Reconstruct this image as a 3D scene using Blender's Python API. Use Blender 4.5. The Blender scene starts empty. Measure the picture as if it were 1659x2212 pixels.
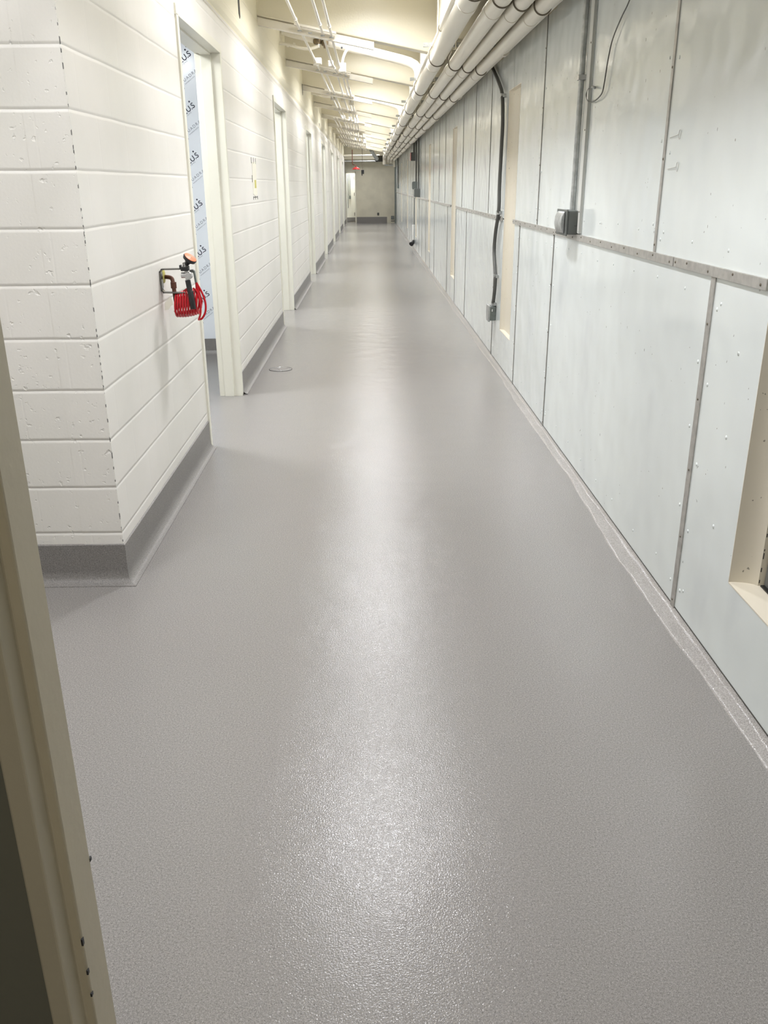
import bpy, bmesh, math, random
from mathutils import Vector, Matrix
random.seed(7)
sc = bpy.context.scene
COL = sc.collection
PI = math.pi
ORD = ['nearest','second','third','fourth','fifth','sixth','seventh','eighth','ninth','tenth','eleventh','twelfth','thirteenth','fourteenth','fifteenth','sixteenth']
XL, XR, YC, YF = -1.0615, 1.1926, 3.354, 41.0
def lip(x): return 2.925 - 0.194*x          # underside of the ceiling beams, falling to the right
BEAMS = [0.4+3.0*k for k in range(13)]       # 0.4 ... 36.4

# ------------------------------------------------------------------ materials
def mat(name, col, rough=0.5, metal=0.0, emis=None, spec=0.5):
    m = bpy.data.materials.new(name); m.use_nodes = True
    b = m.node_tree.nodes['Principled BSDF']
    b.inputs['Base Color'].default_value = (*col, 1); b.inputs['Roughness'].default_value = rough
    b.inputs['Metallic'].default_value = metal; b.inputs['Specular IOR Level'].default_value = spec
    if emis: b.inputs['Emission Color'].default_value = (*emis[0], 1); b.inputs['Emission Strength'].default_value = emis[1]
    return m
class N:
    def __init__(s, m): s.t = m.node_tree; s.b = s.t.nodes['Principled BSDF']
    def n(s, typ, **kw):
        x = s.t.nodes.new(typ)
        for k, v in kw.items():
            if k.startswith('i_'): x.inputs[int(k[2:])].default_value = v
            else: setattr(x, k, v)
        return x
    def l(s, a, b): s.t.links.new(a, b)
    def math(s, op, a, b=None, c=None):
        x = s.t.nodes.new('ShaderNodeMath'); x.operation = op
        for i, v in enumerate((a, b, c)):
            if v is None: continue
            if isinstance(v, (int, float)): x.inputs[i].default_value = v
            else: s.l(v, x.inputs[i])
        return x.outputs[0]
    def noise(s, scale, detail=2, vec=None, rough=.5):
        x = s.n('ShaderNodeTexNoise'); x.inputs['Scale'].default_value = scale; x.inputs['Detail'].default_value = detail
        x.inputs['Roughness'].default_value = rough
        s.l(vec if vec is not None else s.pos(), x.inputs['Vector']); return x.outputs['Fac']
    def pos(s):
        if not hasattr(s, '_p'): s._p = s.n('ShaderNodeNewGeometry').outputs['Position']
        return s._p
    def xyz(s):
        if not hasattr(s, '_x'):
            x = s.n('ShaderNodeSeparateXYZ'); s.l(s.pos(), x.inputs[0]); s._x = x.outputs
        return s._x
    def ramp(s, fac, stops):
        r = s.n('ShaderNodeValToRGB'); e = r.color_ramp.elements
        while len(e) < len(stops): e.new(.5)
        for q, (p, c) in zip(e, stops): q.position = p; q.color = (*c, 1)
        s.l(fac, r.inputs[0]); return r.outputs[0]
    def mix(s, fac, a, b):
        x = s.n('ShaderNodeMix', data_type='RGBA')
        for k, v in ((0, fac), (6, a), (7, b)):
            if isinstance(v, (int, float)): x.inputs[k].default_value = v
            elif isinstance(v, tuple): x.inputs[k].default_value = (*v, 1)
            else: s.l(v, x.inputs[k])
        return x.outputs[2]
    def bump(s, h, dist, strength=1.0, normal=None):
        x = s.n('ShaderNodeBump'); x.inputs['Distance'].default_value = dist; x.inputs['Strength'].default_value = strength
        s.l(h, x.inputs['Height'])
        if normal is not None: s.l(normal, x.inputs['Normal'])
        return x.outputs[0]
def g(v): return ((v/255+.055)/1.055)**2.4 if v > 10 else v/255/12.92
def rgb(r, gg, b): return (g(r), g(gg), g(b))

# painted concrete block; axis picks the horizontal coordinate used for the head joints
def block_mat(name, axis, pits):
    m = mat(name, rgb(236,232,225), .42); q = N(m); X = q.xyz()
    h = X[axis]; z = q.math('ADD', X[2], q.math('MULTIPLY', q.math('SUBTRACT', q.noise(3.0, 2), .5), .006))
    row = q.math('DIVIDE', q.math('SUBTRACT', z, .2314-.2032*20), .2032)
    fz = q.math('MULTIPLY', q.math('PINGPONG', row, .5), .2032)       # distance to nearest bed joint
    bed = q.math('SMOOTH_MIN', q.math('DIVIDE', fz, .0095), 1.0, .5)
    odd = q.math('MODULO', q.math('FLOOR', row), 2.0)
    hh = q.math('DIVIDE', q.math('ADD', q.math('ADD', h, 40.0), q.math('MULTIPLY', odd, .2032)), .4064)
    fh = q.math('MULTIPLY', q.math('PINGPONG', hh, .5), .4064)
    head = q.math('SMOOTH_MIN', q.math('DIVIDE', fh, .006), 1.0, .4)
    head = q.math('ADD', q.math('MULTIPLY', head, .14 if pits else .22), .86 if pits else .78)
    joint = q.math('MINIMUM', bed, head)
    fine = q.noise(90, 4)
    pit = q.n('ShaderNodeTexNoise'); pit.inputs['Scale'].default_value = 38; pit.inputs['Detail'].default_value = 3
    q.l(q.pos(), pit.inputs['Vector'])
    pm = q.math('SMOOTH_MIN', q.math('DIVIDE', q.math('MAXIMUM', q.math('SUBTRACT', .70 if pits else .76, pit.outputs['Fac']), -.1), .05), 1.0, .1)
    hgt = q.math('ADD', q.math('MULTIPLY', joint, 1.0), q.math('ADD', q.math('MULTIPLY', fine, .13 if pits else .08), q.math('MULTIPLY', pm, .30 if pits else .08)))
    q.l(q.bump(hgt, .0042 if pits else .0034, .72), q.b.inputs['Normal'])
    dirt = q.noise(1.3, 4)
    c = q.mix(q.math('MULTIPLY', q.math('GREATER_THAN', dirt, .0), 1.0), (1,1,1), (1,1,1))
    base = q.ramp(dirt, [(.35, rgb(237,233,226)), (.62, rgb(228,225,217))])
    dark = q.math('MULTIPLY', q.math('SUBTRACT', 1.0, q.math('MINIMUM', q.math('MAXIMUM', bed, 0.0), 1.0)), .03)
    base = q.mix(dark, base, rgb(150,146,140))
    if pits is not None:
        # worn dark chips along the outside corner of the wall
        cx = q.math('ABSOLUTE', q.math('SUBTRACT', X[0], XL)); cy = q.math('ABSOLUTE', q.math('SUBTRACT', X[1], YC))
        near = q.math('LESS_THAN', q.math('MAXIMUM', cx, cy), .003)
        chip = q.math('MULTIPLY', near, q.math('GREATER_THAN', q.noise(34, 3), .55))
        base = q.mix(q.math('MULTIPLY', chip, .8), base, rgb(60,58,55))
    # cream paint on the band above the block work
    up = q.math('GREATER_THAN', X[2], 2.78)
    base = q.mix(up, base, rgb(236,229,205))
    q.l(base, q.b.inputs['Base Color'])
    return m
M = {}
M['block_side'] = block_mat('painted block side', 1, False)
M['block_front'] = block_mat('painted block front', 0, True)
M['block_far'] = block_mat('painted block far', 0, None)

def paint(name, col, rough, bumpscale, dist, mott=.04):
    m = mat(name, col, rough); q = N(m)
    q.l(q.bump(q.noise(bumpscale, 3), dist, .6), q.b.inputs['Normal'])
    c2 = tuple(max(0, v*(1-mott*3)) for v in col)
    q.l(q.ramp(q.noise(2.2, 3), [(.4, col), (.75, c2)]), q.b.inputs['Base Color'])
    return m
M['cream'] = paint('cream ceiling paint', rgb(225,218,196), .32, 60, .0015, .01)
M['creampipe'] = paint('cream pipe paint', rgb(232,226,211), .38, 45, .0012, .015)
M['frame'] = paint('door frame paint', rgb(233,230,216), .35, 80, .0006, .01)
M['frame_old'] = paint('tan frame paint', rgb(200,190,165), .42, 80, .0006, .02)
M['white'] = mat('white plastic', rgb(235,235,230), .35)
M['room'] = paint('room wall paint', rgb(232,236,240), .5, 30, .0006, .01)
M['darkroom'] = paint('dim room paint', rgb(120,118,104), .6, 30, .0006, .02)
M['farwall'] = paint('far wall paint', rgb(216,210,190), .45, 25, .001, .05)

# FRP wall panels: glossy, slightly wavy, faint bluish white with scuffs
m = mat('white wall panel', rgb(222,227,224), .12); q = N(m); X = q.xyz()
big = q.noise(4.2, 1); fine = q.noise(70, 2)
q.l(q.bump(q.math('ADD', big, q.math('MULTIPLY', fine, .010)), .010, .75), q.b.inputs['Normal'])
mp = q.n('ShaderNodeMapping'); mp.inputs['Scale'].default_value = (1, 1.2, .55); q.l(q.pos(), mp.inputs['Vector'])
sm = q.noise(1.6, 4, mp.outputs[0]); base = q.ramp(sm, [(.3, rgb(226,231,228)), (.58, rgb(219,224,222)), (.8, rgb(196,200,203))])
spk = q.math('GREATER_THAN', q.noise(34, 1), .80)
base = q.mix(q.math('MULTIPLY', spk, .55), base, rgb(120,118,112))
edge = q.math('ADD', 2.66, q.math('MULTIPLY', q.math('SUBTRACT', q.noise(1.7, 2), .5), .22))
base = q.mix(q.math('GREATER_THAN', X[2], edge), base, rgb(220,212,190))
q.l(base, q.b.inputs['Base Color']); M['panel'] = m
M['gap'] = mat('dark panel joint', rgb(70,68,62), .7)

# metals
def metal(name, col, rough, mottle):
    m = mat(name, col, rough, .55); q = N(m)
    c2 = tuple(v*mottle for v in col); q.l(q.ramp(q.noise(35, 4), [(.35, c2), (.65, col)]), q.b.inputs['Base Color'])
    return m
M['alu'] = metal('dull aluminium', rgb(190,187,181), .45, .80)
M['galv'] = metal('galvanised steel', rgb(188,190,188), .42, .72)
M['steel'] = metal('bright steel', rgb(205,205,205), .22, .85)
M['bracket'] = mat('dark polished steel', rgb(120,118,114), .25, .7)
M['pale'] = mat('pale painted steel', rgb(206,206,200), .4)
M['wire'] = mat('dark steel wire', rgb(120,112,98), .45, .6)
M['boxgray'] = metal('cast grey box', rgb(128,134,130), .5, .8)
M['darkbox'] = mat('dark grey plastic', rgb(95,98,94), .5)
M['flex'] = mat('grey sealed flexible conduit', rgb(92,92,88), .45)
M['black'] = mat('black rubber', rgb(34,34,34), .45)
M['brass'] = metal('dark brass', rgb(128,112,88), .4, .6)
M['rust'] = metal('rusty pipe', rgb(120,82,66), .6, .6)
M['yellow'] = mat('yellow flange', rgb(196,188,100), .5)
M['red'] = mat('red nylon hose', rgb(196,26,38), .22)
M['redpaint'] = mat('red enamel', rgb(170,44,44), .3)
M['orange'] = mat('orange rubber disc', rgb(238,128,84), .45)
M['tag'] = mat('white paper tag', rgb(232,226,212), .7)
M['ink'] = mat('navy print', rgb(48,54,70), .6)
M['inkgray'] = mat('grey print', rgb(120,124,136), .6)
M['niche_gray'] = paint('grey steel column', rgb(112,112,110), .45, 20, .002, .12)
m = mat('scuffed cream reveal', rgb(220,212,194), .4); q = N(m)
sp = q.math('GREATER_THAN', q.noise(42, 2), .74)
q.l(q.mix(q.math('MULTIPLY', sp, .7), rgb(220,212,194), rgb(96,88,74)), q.b.inputs['Base Color']); M['reveal'] = m
m = mat('yellowed paper scrap', rgb(228,224,208), .7); M['paper'] = m
M['lens'] = mat('lamp lens', rgb(240,240,235), .4, emis=((.95, .96, 1.0), 9.0))
M['roomlens'] = mat('room lamp lens', rgb(240,240,240), .4, emis=((.95, .98, 1.0), 75.0))

M['fill_lens'] = mat('fill lamp lens', rgb(240,240,240), .4, emis=((1.0, .95, .85), 40.0))  # glow of the added fill lamp behind the camera
# speckled epoxy floor with an orange-peel gloss coat
def floor_mat(name, k, rough):
    m = mat(name, (.4,.4,.4), rough, spec=.34); q = N(m)
    s = q.noise(420, 2, rough=.8); s2 = q.noise(190, 2, rough=.8)
    f = q.math('ADD', q.math('MULTIPLY', s, .6), q.math('MULTIPLY', s2, .4))
    c = lambda v: tuple(min(1, x*k) for x in rgb(*v))
    base = q.ramp(f, [(.36, c((112,108,104))), (.45, c((156,152,148))), (.54, c((170,166,161))), (.64, c((205,200,194)))])
    big = q.noise(.9, 3)
    base2 = q.mix(q.math('MULTIPLY', q.math('SUBTRACT', big, .4), .35), base, c((166,154,153)))
    q.l(base2, q.b.inputs['Base Color'])
    peel = q.noise(235, 1); wav = q.noise(5, 1)
    n1 = q.bump(peel, .0011, .66); n2 = q.bump(wav, .0045, .5, n1)
    q.l(n2, q.b.inputs['Normal'])
    return m
M['floor'] = floor_mat('speckled grey epoxy', .68, .17)
M['base'] = floor_mat('speckled epoxy skirting', .62, .42)
m = floor_mat('glossy cove epoxy', .88, .16); M['cove'] = m

# ------------------------------------------------------------------ mesh helpers
def nb(): return bmesh.new()
def box(bm, x0, x1, y0, y1, z0, z1):
    v = [bm.verts.new(p) for p in ((x0,y0,z0),(x1,y0,z0),(x1,y1,z0),(x0,y1,z0),(x0,y0,z1),(x1,y0,z1),(x1,y1,z1),(x0,y1,z1))]
    for f in ((0,3,2,1),(4,5,6,7),(0,1,5,4),(1,2,6,5),(2,3,7,6),(3,0,4,7)): bm.faces.new([v[i] for i in f])
    return v
def prism(bm, pts, axis, a, b):
    """polygon of 2D pts extruded along axis (0,1,2) from a to b"""
    def P(p, t):
        return (t,p[0],p[1]) if axis == 0 else (p[0],t,p[1]) if axis == 1 else (p[0],p[1],t)
    A = [bm.verts.new(P(p, a)) for p in pts]; B = [bm.verts.new(P(p, b)) for p in pts]; n = len(pts)
    bm.faces.new(A); bm.faces.new(list(reversed(B)))
    for i in range(n): bm.faces.new((A[i], B[i], B[(i+1)%n], A[(i+1)%n]))
def tube(bm, pts, r, n=12, caps=True, closed=False):
    P = [Vector(p) for p in pts]; rings = []; up = None
    rr = r if isinstance(r, (list, tuple)) else [r]*len(P)
    for i, p in enumerate(P):
        if closed: d = (P[(i+1)%len(P)] - P[i-1]).normalized()
        elif i == 0: d = (P[1]-p).normalized()
        elif i == len(P)-1: d = (p-P[-2]).normalized()
        else: d = ((P[i+1]-p).normalized() + (p-P[i-1]).normalized()).normalized()
        if up is None:
            up = Vector((0,0,1)) if abs(d.z) < .9 else Vector((1,0,0))
        s = d.cross(up).normalized(); up = s.cross(d).normalized()
        rings.append([bm.verts.new(p + (s*math.cos(t)+up*math.sin(t))*rr[i]) for t in [2*PI*k/n for k in range(n)]])
    m = len(rings)
    for i in range(m if closed else m-1):
        A, B = rings[i], rings[(i+1)%m]
        for k in range(n): bm.faces.new((A[k], A[(k+1)%n], B[(k+1)%n], B[k]))
    if caps and not closed: bm.faces.new(list(reversed(rings[0]))); bm.faces.new(rings[-1])
def lathe(bm, prof, n=24, M4=Matrix()):
    rings = []
    for r, z in prof:
        rings.append([bm.verts.new(M4 @ Vector((r*math.cos(2*PI*k/n), r*math.sin(2*PI*k/n), z))) for k in range(n)])
    for A, B in zip(rings, rings[1:]):
        for k in range(n): bm.faces.new((A[k], A[(k+1)%n], B[(k+1)%n], B[k]))
    bm.faces.new(list(reversed(rings[0]))); bm.faces.new(rings[-1])
def arc(c, r, a0, a1, n, plane='xz'):
    out = []
    for i in range(n+1):
        a = math.radians(a0+(a1-a0)*i/n); u, v = r*math.cos(a), r*math.sin(a)
        out.append((c[0]+u, c[1], c[2]+v) if plane == 'xz' else (c[0], c[1]+u, c[2]+v) if plane == 'yz' else (c[0]+u, c[1]+v, c[2]))
    return out
def smooth_path(pts, sub=6):
    P = [Vector(p) for p in pts]; out = []
    for i in range(len(P)-1):
        a = P[max(i-1,0)]; b = P[i]; c = P[i+1]; d = P[min(i+2,len(P)-1)]
        for k in range(sub):
            t = k/sub
            out.append(.5*((2*b)+(c-a)*t+(2*a-5*b+4*c-d)*t*t+(3*b-a-3*c+d)*t**3))
    out.append(P[-1]); return out
def obj(name, bm, m, parent=None, smooth=False, bevel=0, origin=None, label=None):
    bmesh.ops.recalc_face_normals(bm, faces=bm.faces)
    if parent is not None: base = Vector(parent['_b'])
    elif origin is not None: base = Vector(origin)
    else:
        c = [v.co for v in bm.verts]
        base = Vector(((min(v.x for v in c)+max(v.x for v in c))/2, (min(v.y for v in c)+max(v.y for v in c))/2, min(v.z for v in c)))
    for v in bm.verts: v.co -= base
    me = bpy.data.meshes.new(name); bm.to_mesh(me); bm.free()
    me.materials.append(m if not isinstance(m, str) else M[m])
    o = bpy.data.objects.new(name, me); COL.objects.link(o)
    if smooth:
        me.polygons.foreach_set('use_smooth', [True]*len(me.polygons))
        me.set_sharp_from_angle(angle=math.radians(40))
    if bevel:
        b = o.modifiers.new('bevel', 'BEVEL'); b.width = bevel; b.segments = 2; b.limit_method = 'ANGLE'
    if parent is not None: o.parent = parent
    else: o.location = base
    o['_b'] = list(base)
    if label: o['label'] = label
    return o
def tag(o, label, cat, group=None, kind=None):
    o['label'] = label; o['category'] = cat
    if group: o['group'] = group
    if kind: o['kind'] = kind
    return o
def thing(name, label, cat, loc, group=None):
    o = bpy.data.objects.new(name, None); COL.objects.link(o); o.location = loc; o['_b'] = list(loc)
    o.empty_display_size = .1
    return tag(o, label, cat, group)
def struct(name, bm, m, parent=None, **kw):
    o = obj(name, bm, m, parent, origin=(0,0,0) if parent is None else None, **kw)
    if parent is None: o['kind'] = 'structure'
    return o
def dup(root, delta, label=None):
    r = root.copy(); COL.objects.link(r); r.location = root.location + Vector(delta); r['_b'] = list(r.location)
    if label: r['label'] = label
    for ch in list(root.children):
        c = ch.copy(); COL.objects.link(c); c.parent = r
        for g2 in ch.children:
            d = g2.copy(); COL.objects.link(d); d.parent = c
    return r

# ------------------------------------------------------------------ setting: shell
bm = nb(); box(bm, -3.8, 1.45, -1.9, 43.2, -.10, 0); struct('floor', bm, 'floor')

DOORS = [(5.43+5.13*k, 6.86+5.13*k) for k in range(7)]
ZD = 2.49
# left wall: block piers, header, alcove return
bm = nb(); y = YC; T = .165
ZW = 3.95
for a, b in DOORS:
    box(bm, XL-T, XL, y, a, 0, 2.70); y = b
    box(bm, XL-T, XL, a, b, ZD, 2.70)
box(bm, XL-T, XL, y, YF, 0, 2.70)
# shallow rounded ledge above the doors, then the upper wall
prism(bm, [(XL-T,2.70),(XL,2.70),(XL-.006,2.725),(XL-.024,2.75),(XL-.034,2.765),(XL-.030,2.79),(XL-.012,2.82),(XL,2.86),(XL,ZW),(XL-T,ZW)], 1, YC, YF)
struct('wall_left', bm, 'block_side')
bm = nb(); box(bm, -2.5, XL-T-.0005, YC, YC+.2, 0, ZW); box(bm, XL-T-.0005, XL-.002, YC-.0015, YC+.05, 0, ZW)
struct('wall_front_left', bm, 'block_front')
bm = nb(); box(bm, -2.7, -2.5, .88, YC+.2, 0, ZW); struct('wall_alcove', bm, 'block_side')

# doorway wall the picture is taken through, and the dim room behind
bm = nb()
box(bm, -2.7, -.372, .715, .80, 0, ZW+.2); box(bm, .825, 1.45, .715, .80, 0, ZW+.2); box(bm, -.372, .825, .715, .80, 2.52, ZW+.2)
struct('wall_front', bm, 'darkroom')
bm = nb()
for x0,x1,s in ((-.385,-.340,1),):
    prism(bm, [(-.376,.712),(-.352,.712),(-.352,.745),(-.340,.745),(-.340,.803),(-.376,.803)], 2, 0, 2.5)
prism(bm, [(.83,.712),(.802,.712),(.802,.745),(.790,.745),(.790,.803),(.83,.803)], 2, 0, 2.5)
box(bm, -.376, .83, .712, .803, 2.501, 2.54)
d9 = struct('door_9', bm, 'frame_old', bevel=.0025)
bm = nb()
random.seed(3)
for (z, yy, w) in ((.78,.7452,.006),(.735,.7452,.004),(.70,.7452,.003),(.85,.802,.003),(.625,.7452,.006),(.61,.7452,.005),(.60,.76,.004)):
    box(bm, -.3412, -.3392, yy-.0015, yy+.003, z, z+w*1.6)
struct('paint_chip', bm, 'black', d9)
bm = nb()
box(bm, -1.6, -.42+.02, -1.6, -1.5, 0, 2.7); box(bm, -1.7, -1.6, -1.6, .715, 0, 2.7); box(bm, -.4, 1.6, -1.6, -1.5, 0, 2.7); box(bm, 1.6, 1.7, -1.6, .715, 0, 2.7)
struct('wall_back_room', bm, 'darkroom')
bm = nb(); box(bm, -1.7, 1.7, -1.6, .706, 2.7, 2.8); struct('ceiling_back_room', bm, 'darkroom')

# right wall backing with recessed openings
NICHE = [(1.93+5.13*k + (.30 if k else 0), 2.57+5.13*k + (.25 if k else 0)) for k in range(7)]
NZ0, NZ1 = .345, 2.33
bm = nb(); y = .80
for a, b in NICHE:
    box(bm, XR+.006, XR+.17, y, a, 0, 2.9); y = b
    box(bm, XR+.006, XR+.17, a, b, 0, NZ0); box(bm, XR+.006, XR+.17, a, b, NZ1, 2.9)
box(bm, XR+.006, XR+.17, y, YF, 0, 2.9)
wr = struct('wall_right', bm, 'gap')
bm = nb(); box(bm, XR+.17, XR+.19, .8, YF, 0, 3.9); struct('wall_right_outer', bm, 'niche_gray')
UP = [.80, 2.37, 3.70, 5.02, 6.37, 7.72, 9.04, 10.33, 11.64, 12.95, 14.29, 15.53, 16.88, 18.2, 19.45, 20.8, 22.1, 23.4, 24.75, 26.1, 27.4, 28.7, 30.0, 31.3, 32.6, 33.9, 35.2, 36.5, 37.8, 39.1, 40.4, YF]
LO = [.80, 3.02, 5.75, 7.09, 8.46, 11.03, 12.40, 13.72, 16.5, 17.7, 19.0, 20.4, 21.6, 22.9, 24.2, 25.5, 26.85, 28.2, 29.5, 30.8, 32.1, 33.4, 34.7, 36.0, 37.3, 38.6, YF]
def panel(y0, y1, z0, z1):
    bm = nb(); cuts = sorted({y0, y1} | {v for n in NICHE for v in n if y0 < v < y1})
    for a, b in zip(cuts, cuts[1:]):
        mid = (a+b)/2; inn = any(n[0] < mid < n[1] for n in NICHE)
        if not inn: box(bm, XR-.001, XR+.0065, a, b, z0, z1)
        elif z0 < NZ0: box(bm, XR-.001, XR+.0065, a, b, z0, NZ0)
        else: box(bm, XR-.001, XR+.0065, a, b, NZ1, z1)
    struct('wall_panel', bm, 'panel', wr)
G = .008
for a, b in zip(UP, UP[1:]): panel(a+G, b-G, 1.315, 2.80)
for a, b in zip(LO, LO[1:]): panel(a+G, b-G, .012, 1.305)
# cream reveals of the recesses with a grey column face behind
for i, (a, b) in enumerate(NICHE):
    bm = nb(); D = XR+.13
    # rounded jambs
    prof = [(.02,.003),(.04,.008),(.058,.016),(.072,.026),(.080,.038)] if i == 0 else [(.006,.006),(.016,.020),(.026,.045),(.032,.075),(.034,.11)]
    if i: D = XR+.055
    for yy, s in ((a, 1), (b, -1)):
        prism(bm, [(XR-.002,yy-s*.002),(XR-.002,yy)]+[(XR+u_,yy+s*v_) for u_, v_ in prof]+[(D,yy+s*(prof[-1][1]+.004)),(D,yy-s*.002)], 2, NZ0, NZ1)
    prism(bm, [(XR-.002,NZ0-.004),(XR-.002,NZ0),(D-.02,NZ0+.004),(D,NZ0+.012),(D,NZ0-.004)], 1, a, b)
    prism(bm, [(XR-.002,NZ1+.004),(XR-.002,NZ1),(D-.02,NZ1-.004),(D,NZ1-.012),(D,NZ1+.004)], 1, a, b)
    t = struct('window_%d' % (i+1), bm, 'reveal', smooth=True)
    bm = nb(); box(bm, XR+(.098 if i == 0 else .034), D+.02, a+.045, b-.045, NZ0, NZ1); struct('column_face', bm, 'niche_gray' if i == 0 else 'reveal', t)
    if i == 0:
        bm = nb(); z = .36
        while z < 1.6:
            L = random.uniform(.006, .03); box(bm, XR+.0795, XR+.0822, b-.0438, b-.0425, z, z+L); z += L+random.uniform(.004, .05)
        box(bm, XR+.085, XR+.099, b-.30, b-.045, NZ0+.004, NZ0+.009)
        struct('chipped_edge', bm, 'black', t)
        bm = nb()
        lathe(bm, [(.012,0),(.012,.006),(.006,.008)], 16, Matrix.Translation((XR+.098, b-.10, .50)) @ Matrix.Rotation(-PI/2, 4, 'Y'))
        struct('bolt', bm, 'black', t, smooth=True)

# ceiling slab, beams, girder
bm = nb(); prism(bm, [(-2.7, lip(-2.7)+.62), (1.40, lip(1.4)+.62), (1.40, lip(1.4)+.80), (-2.7, lip(-2.7)+.80)], 1, .80, YF+.2)
ceil = struct('ceiling', bm, 'cream')
for yb in BEAMS:
    bm = nb(); x0 = -2.5 if yb < 3.3 else XL-.05
    prism(bm, [(x0, lip(x0)), (.68, lip(.68)), (.68, lip(.68)+.63), (x0, lip(x0)+.63)], 1, max(yb, .81), yb+.16)
    struct('beam', bm, 'cream', ceil, bevel=.012)
bm = nb(); box(bm, .665, XR+.17, .81, YF, 2.805, 3.45); struct('girder', bm, 'cream', ceil)
# room beyond the left wall: back wall, partitions, ceiling
bm = nb(); box(bm, -3.8, -3.7, YC+.2, YF, 0, 3.1); rw = struct('wall_rooms_back', bm, 'room')
bm = nb(); box(bm, -3.8, XL-T, YC+.2, YF, 3.0, 3.1); struct('ceiling_rooms', bm, 'room')
PART = [8.75+5.13*k for k in range(6)]
for i, yp in enumerate(PART):
    bm = nb(); box(bm, -3.7, XL-T, yp, yp+.1, 0, 3.0); struct('wall_partition_%d' % (i+1), bm, 'room')
    bm = nb(); box(bm, -3.7, XL-T, yp-.012, yp, 0, .15); prism(bm, [(yp-.012,0),(yp-.05,0),(yp-.03,.010),(yp-.012,.035)], 0, -3.7, XL-T)
    struct('baseboard_room_%d' % (i+1), bm, 'base')
# far wall with a doorway
DX0, DX1, DZ = -1.02, -.63, 2.12
bm = nb(); box(bm, XL-T, DX0, YF, YF+.2, 0, 3.9); box(bm, DX1, 1.45, YF, YF+.2, 0, 3.9); box(bm, DX0, DX1, YF, YF+.2, DZ, 3.9)
struct('wall_back', bm, 'farwall')
bm = nb(); box(bm, -3.8, 1.45, 43.1, 43.2, 0, 3.2); box(bm, -3.8, -1.5, YF+.2, 43.2, 3.1, 3.2); box(bm, -1.5, 1.45, YF+.2, 43.2, 3.1, 3.2); box(bm, 1.4, 1.5, YF+.2, 43.2, 0, 3.2)
struct('wall_far_room', bm, 'cream')

# baseboards with cove foot
def cove_profile(s):  # (outward, z)
    return [(0,0),(.045,0),(.044,.0035),(.030,.006),(.018,.014),(.009,.030),(.007,.06),(.007,.178),(0,.182)]
bm = nb(); segs = []; y = YC-.0
for a, b in DOORS: segs.append((y, a-.05)); y = b+.05
segs.append((y, YF))
for i, (a, b) in enumerate(segs):
    a2 = a - (.055 if i == 0 else 0)
    P = cove_profile(1)
    A = [bm.verts.new((XL+o, a - (o if i == 0 else 0), z)) for o, z in P]; B = [bm.verts.new((XL+o, b, z)) for o, z in P]
    for k in range(len(P)-1): bm.faces.new((A[k], B[k], B[k+1], A[k+1]))
    bm.faces.new(B)
P = cove_profile(1)
A = [bm.verts.new((-2.5, YC-o, z)) for o, z in P]; B = [bm.verts.new((XL+o, YC-o, z)) for o, z in P]
for k in range(len(P)-1): bm.faces.new((A[k], B[k], B[k+1], A[k+1]))
struct('baseboard_left', bm, 'base', smooth=True)
# right hand cove: a hand-trowelled strip with a wandering inner edge
bm = nb(); ys = []; y = .82
while y < YF: ys.append(y); y += .05 if y < 8 else .3
rows = []
random.seed(11)
w = .066
for y in ys:
    w += random.uniform(-.003, .003); w = max(.05, min(.08, w)); ww = w + .008*math.sin(y*2.3)+.003*math.sin(y*9.0)
    prof = [(XR-ww-.004, .0), (XR-ww, .0035), (XR-ww*.85, .006+.002*math.sin(y*14)), (XR-ww*.6, .007+.002*math.sin(y*8+1)), (XR-ww*.35, .010+.002*math.sin(y*17)), (XR-ww*.15, .015), (XR-.001, .026)]
    rows.append([bm.verts.new((x, y, z)) for x, z in prof])
for A, B in zip(rows, rows[1:]):
    for k in range(len(A)-1): bm.faces.new((A[k], A[k+1], B[k+1], B[k]))
struct('baseboard_right', bm, 'cove', smooth=True)
bm = nb(); box(bm, XR-.003, XR-.0005, .82, 12, .026, .0295); struct('trim_40', bm, 'gap')
bm = nb(); box(bm, DX1+.05, .80, YF-.02, YF, 0, .26); box(bm, .98, 1.18, YF-.016, YF, 0.06, .10); struct('baseboard_back', bm, 'base')

# door frames
for i, (a, b) in enumerate(DOORS):
    bm = nb(); F = .05
    # hollow metal jamb profile in plan: face lip, reveal, stop, reveal
    def jamb(y, s):
        pts = [(XL+.012,y-s*F),(XL+.012,y),(XL-.055,y),(XL-.055,y+s*.012),(XL-.13,y+s*.012),(XL-.13,y),(XL-T-.008,y),(XL-T-.008,y-s*F)]
        prism(bm, pts, 2, 0, ZD)
    jamb(a+.006, 1); jamb(b-.006, -1)
    ZH = ZD-.006; pts = [(XL+.012,ZD+F),(XL+.012,ZH),(XL-.055,ZH),(XL-.055,ZH-.012),(XL-.13,ZH-.012),(XL-.13,ZH),(XL-T-.008,ZH),(XL-T-.008,ZD+F)]
    prism(bm, pts, 1, a-F+.001, b+F-.001)
    d = struct('door_%d' % (i+1), bm, 'frame', bevel=.0015)
    bm = nb(); box(bm, XL-.045, XL-.020, a+.005, a+.0085, 1.0, 1.12); struct('strike_plate', bm, 'steel', d)
    bm = nb(); box(bm, XL+.0115, XL+.0135, b+.012, b+.03, 0, .012+.01*(i%2)); struct('chipped_foot', bm, 'wire', d)
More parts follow.
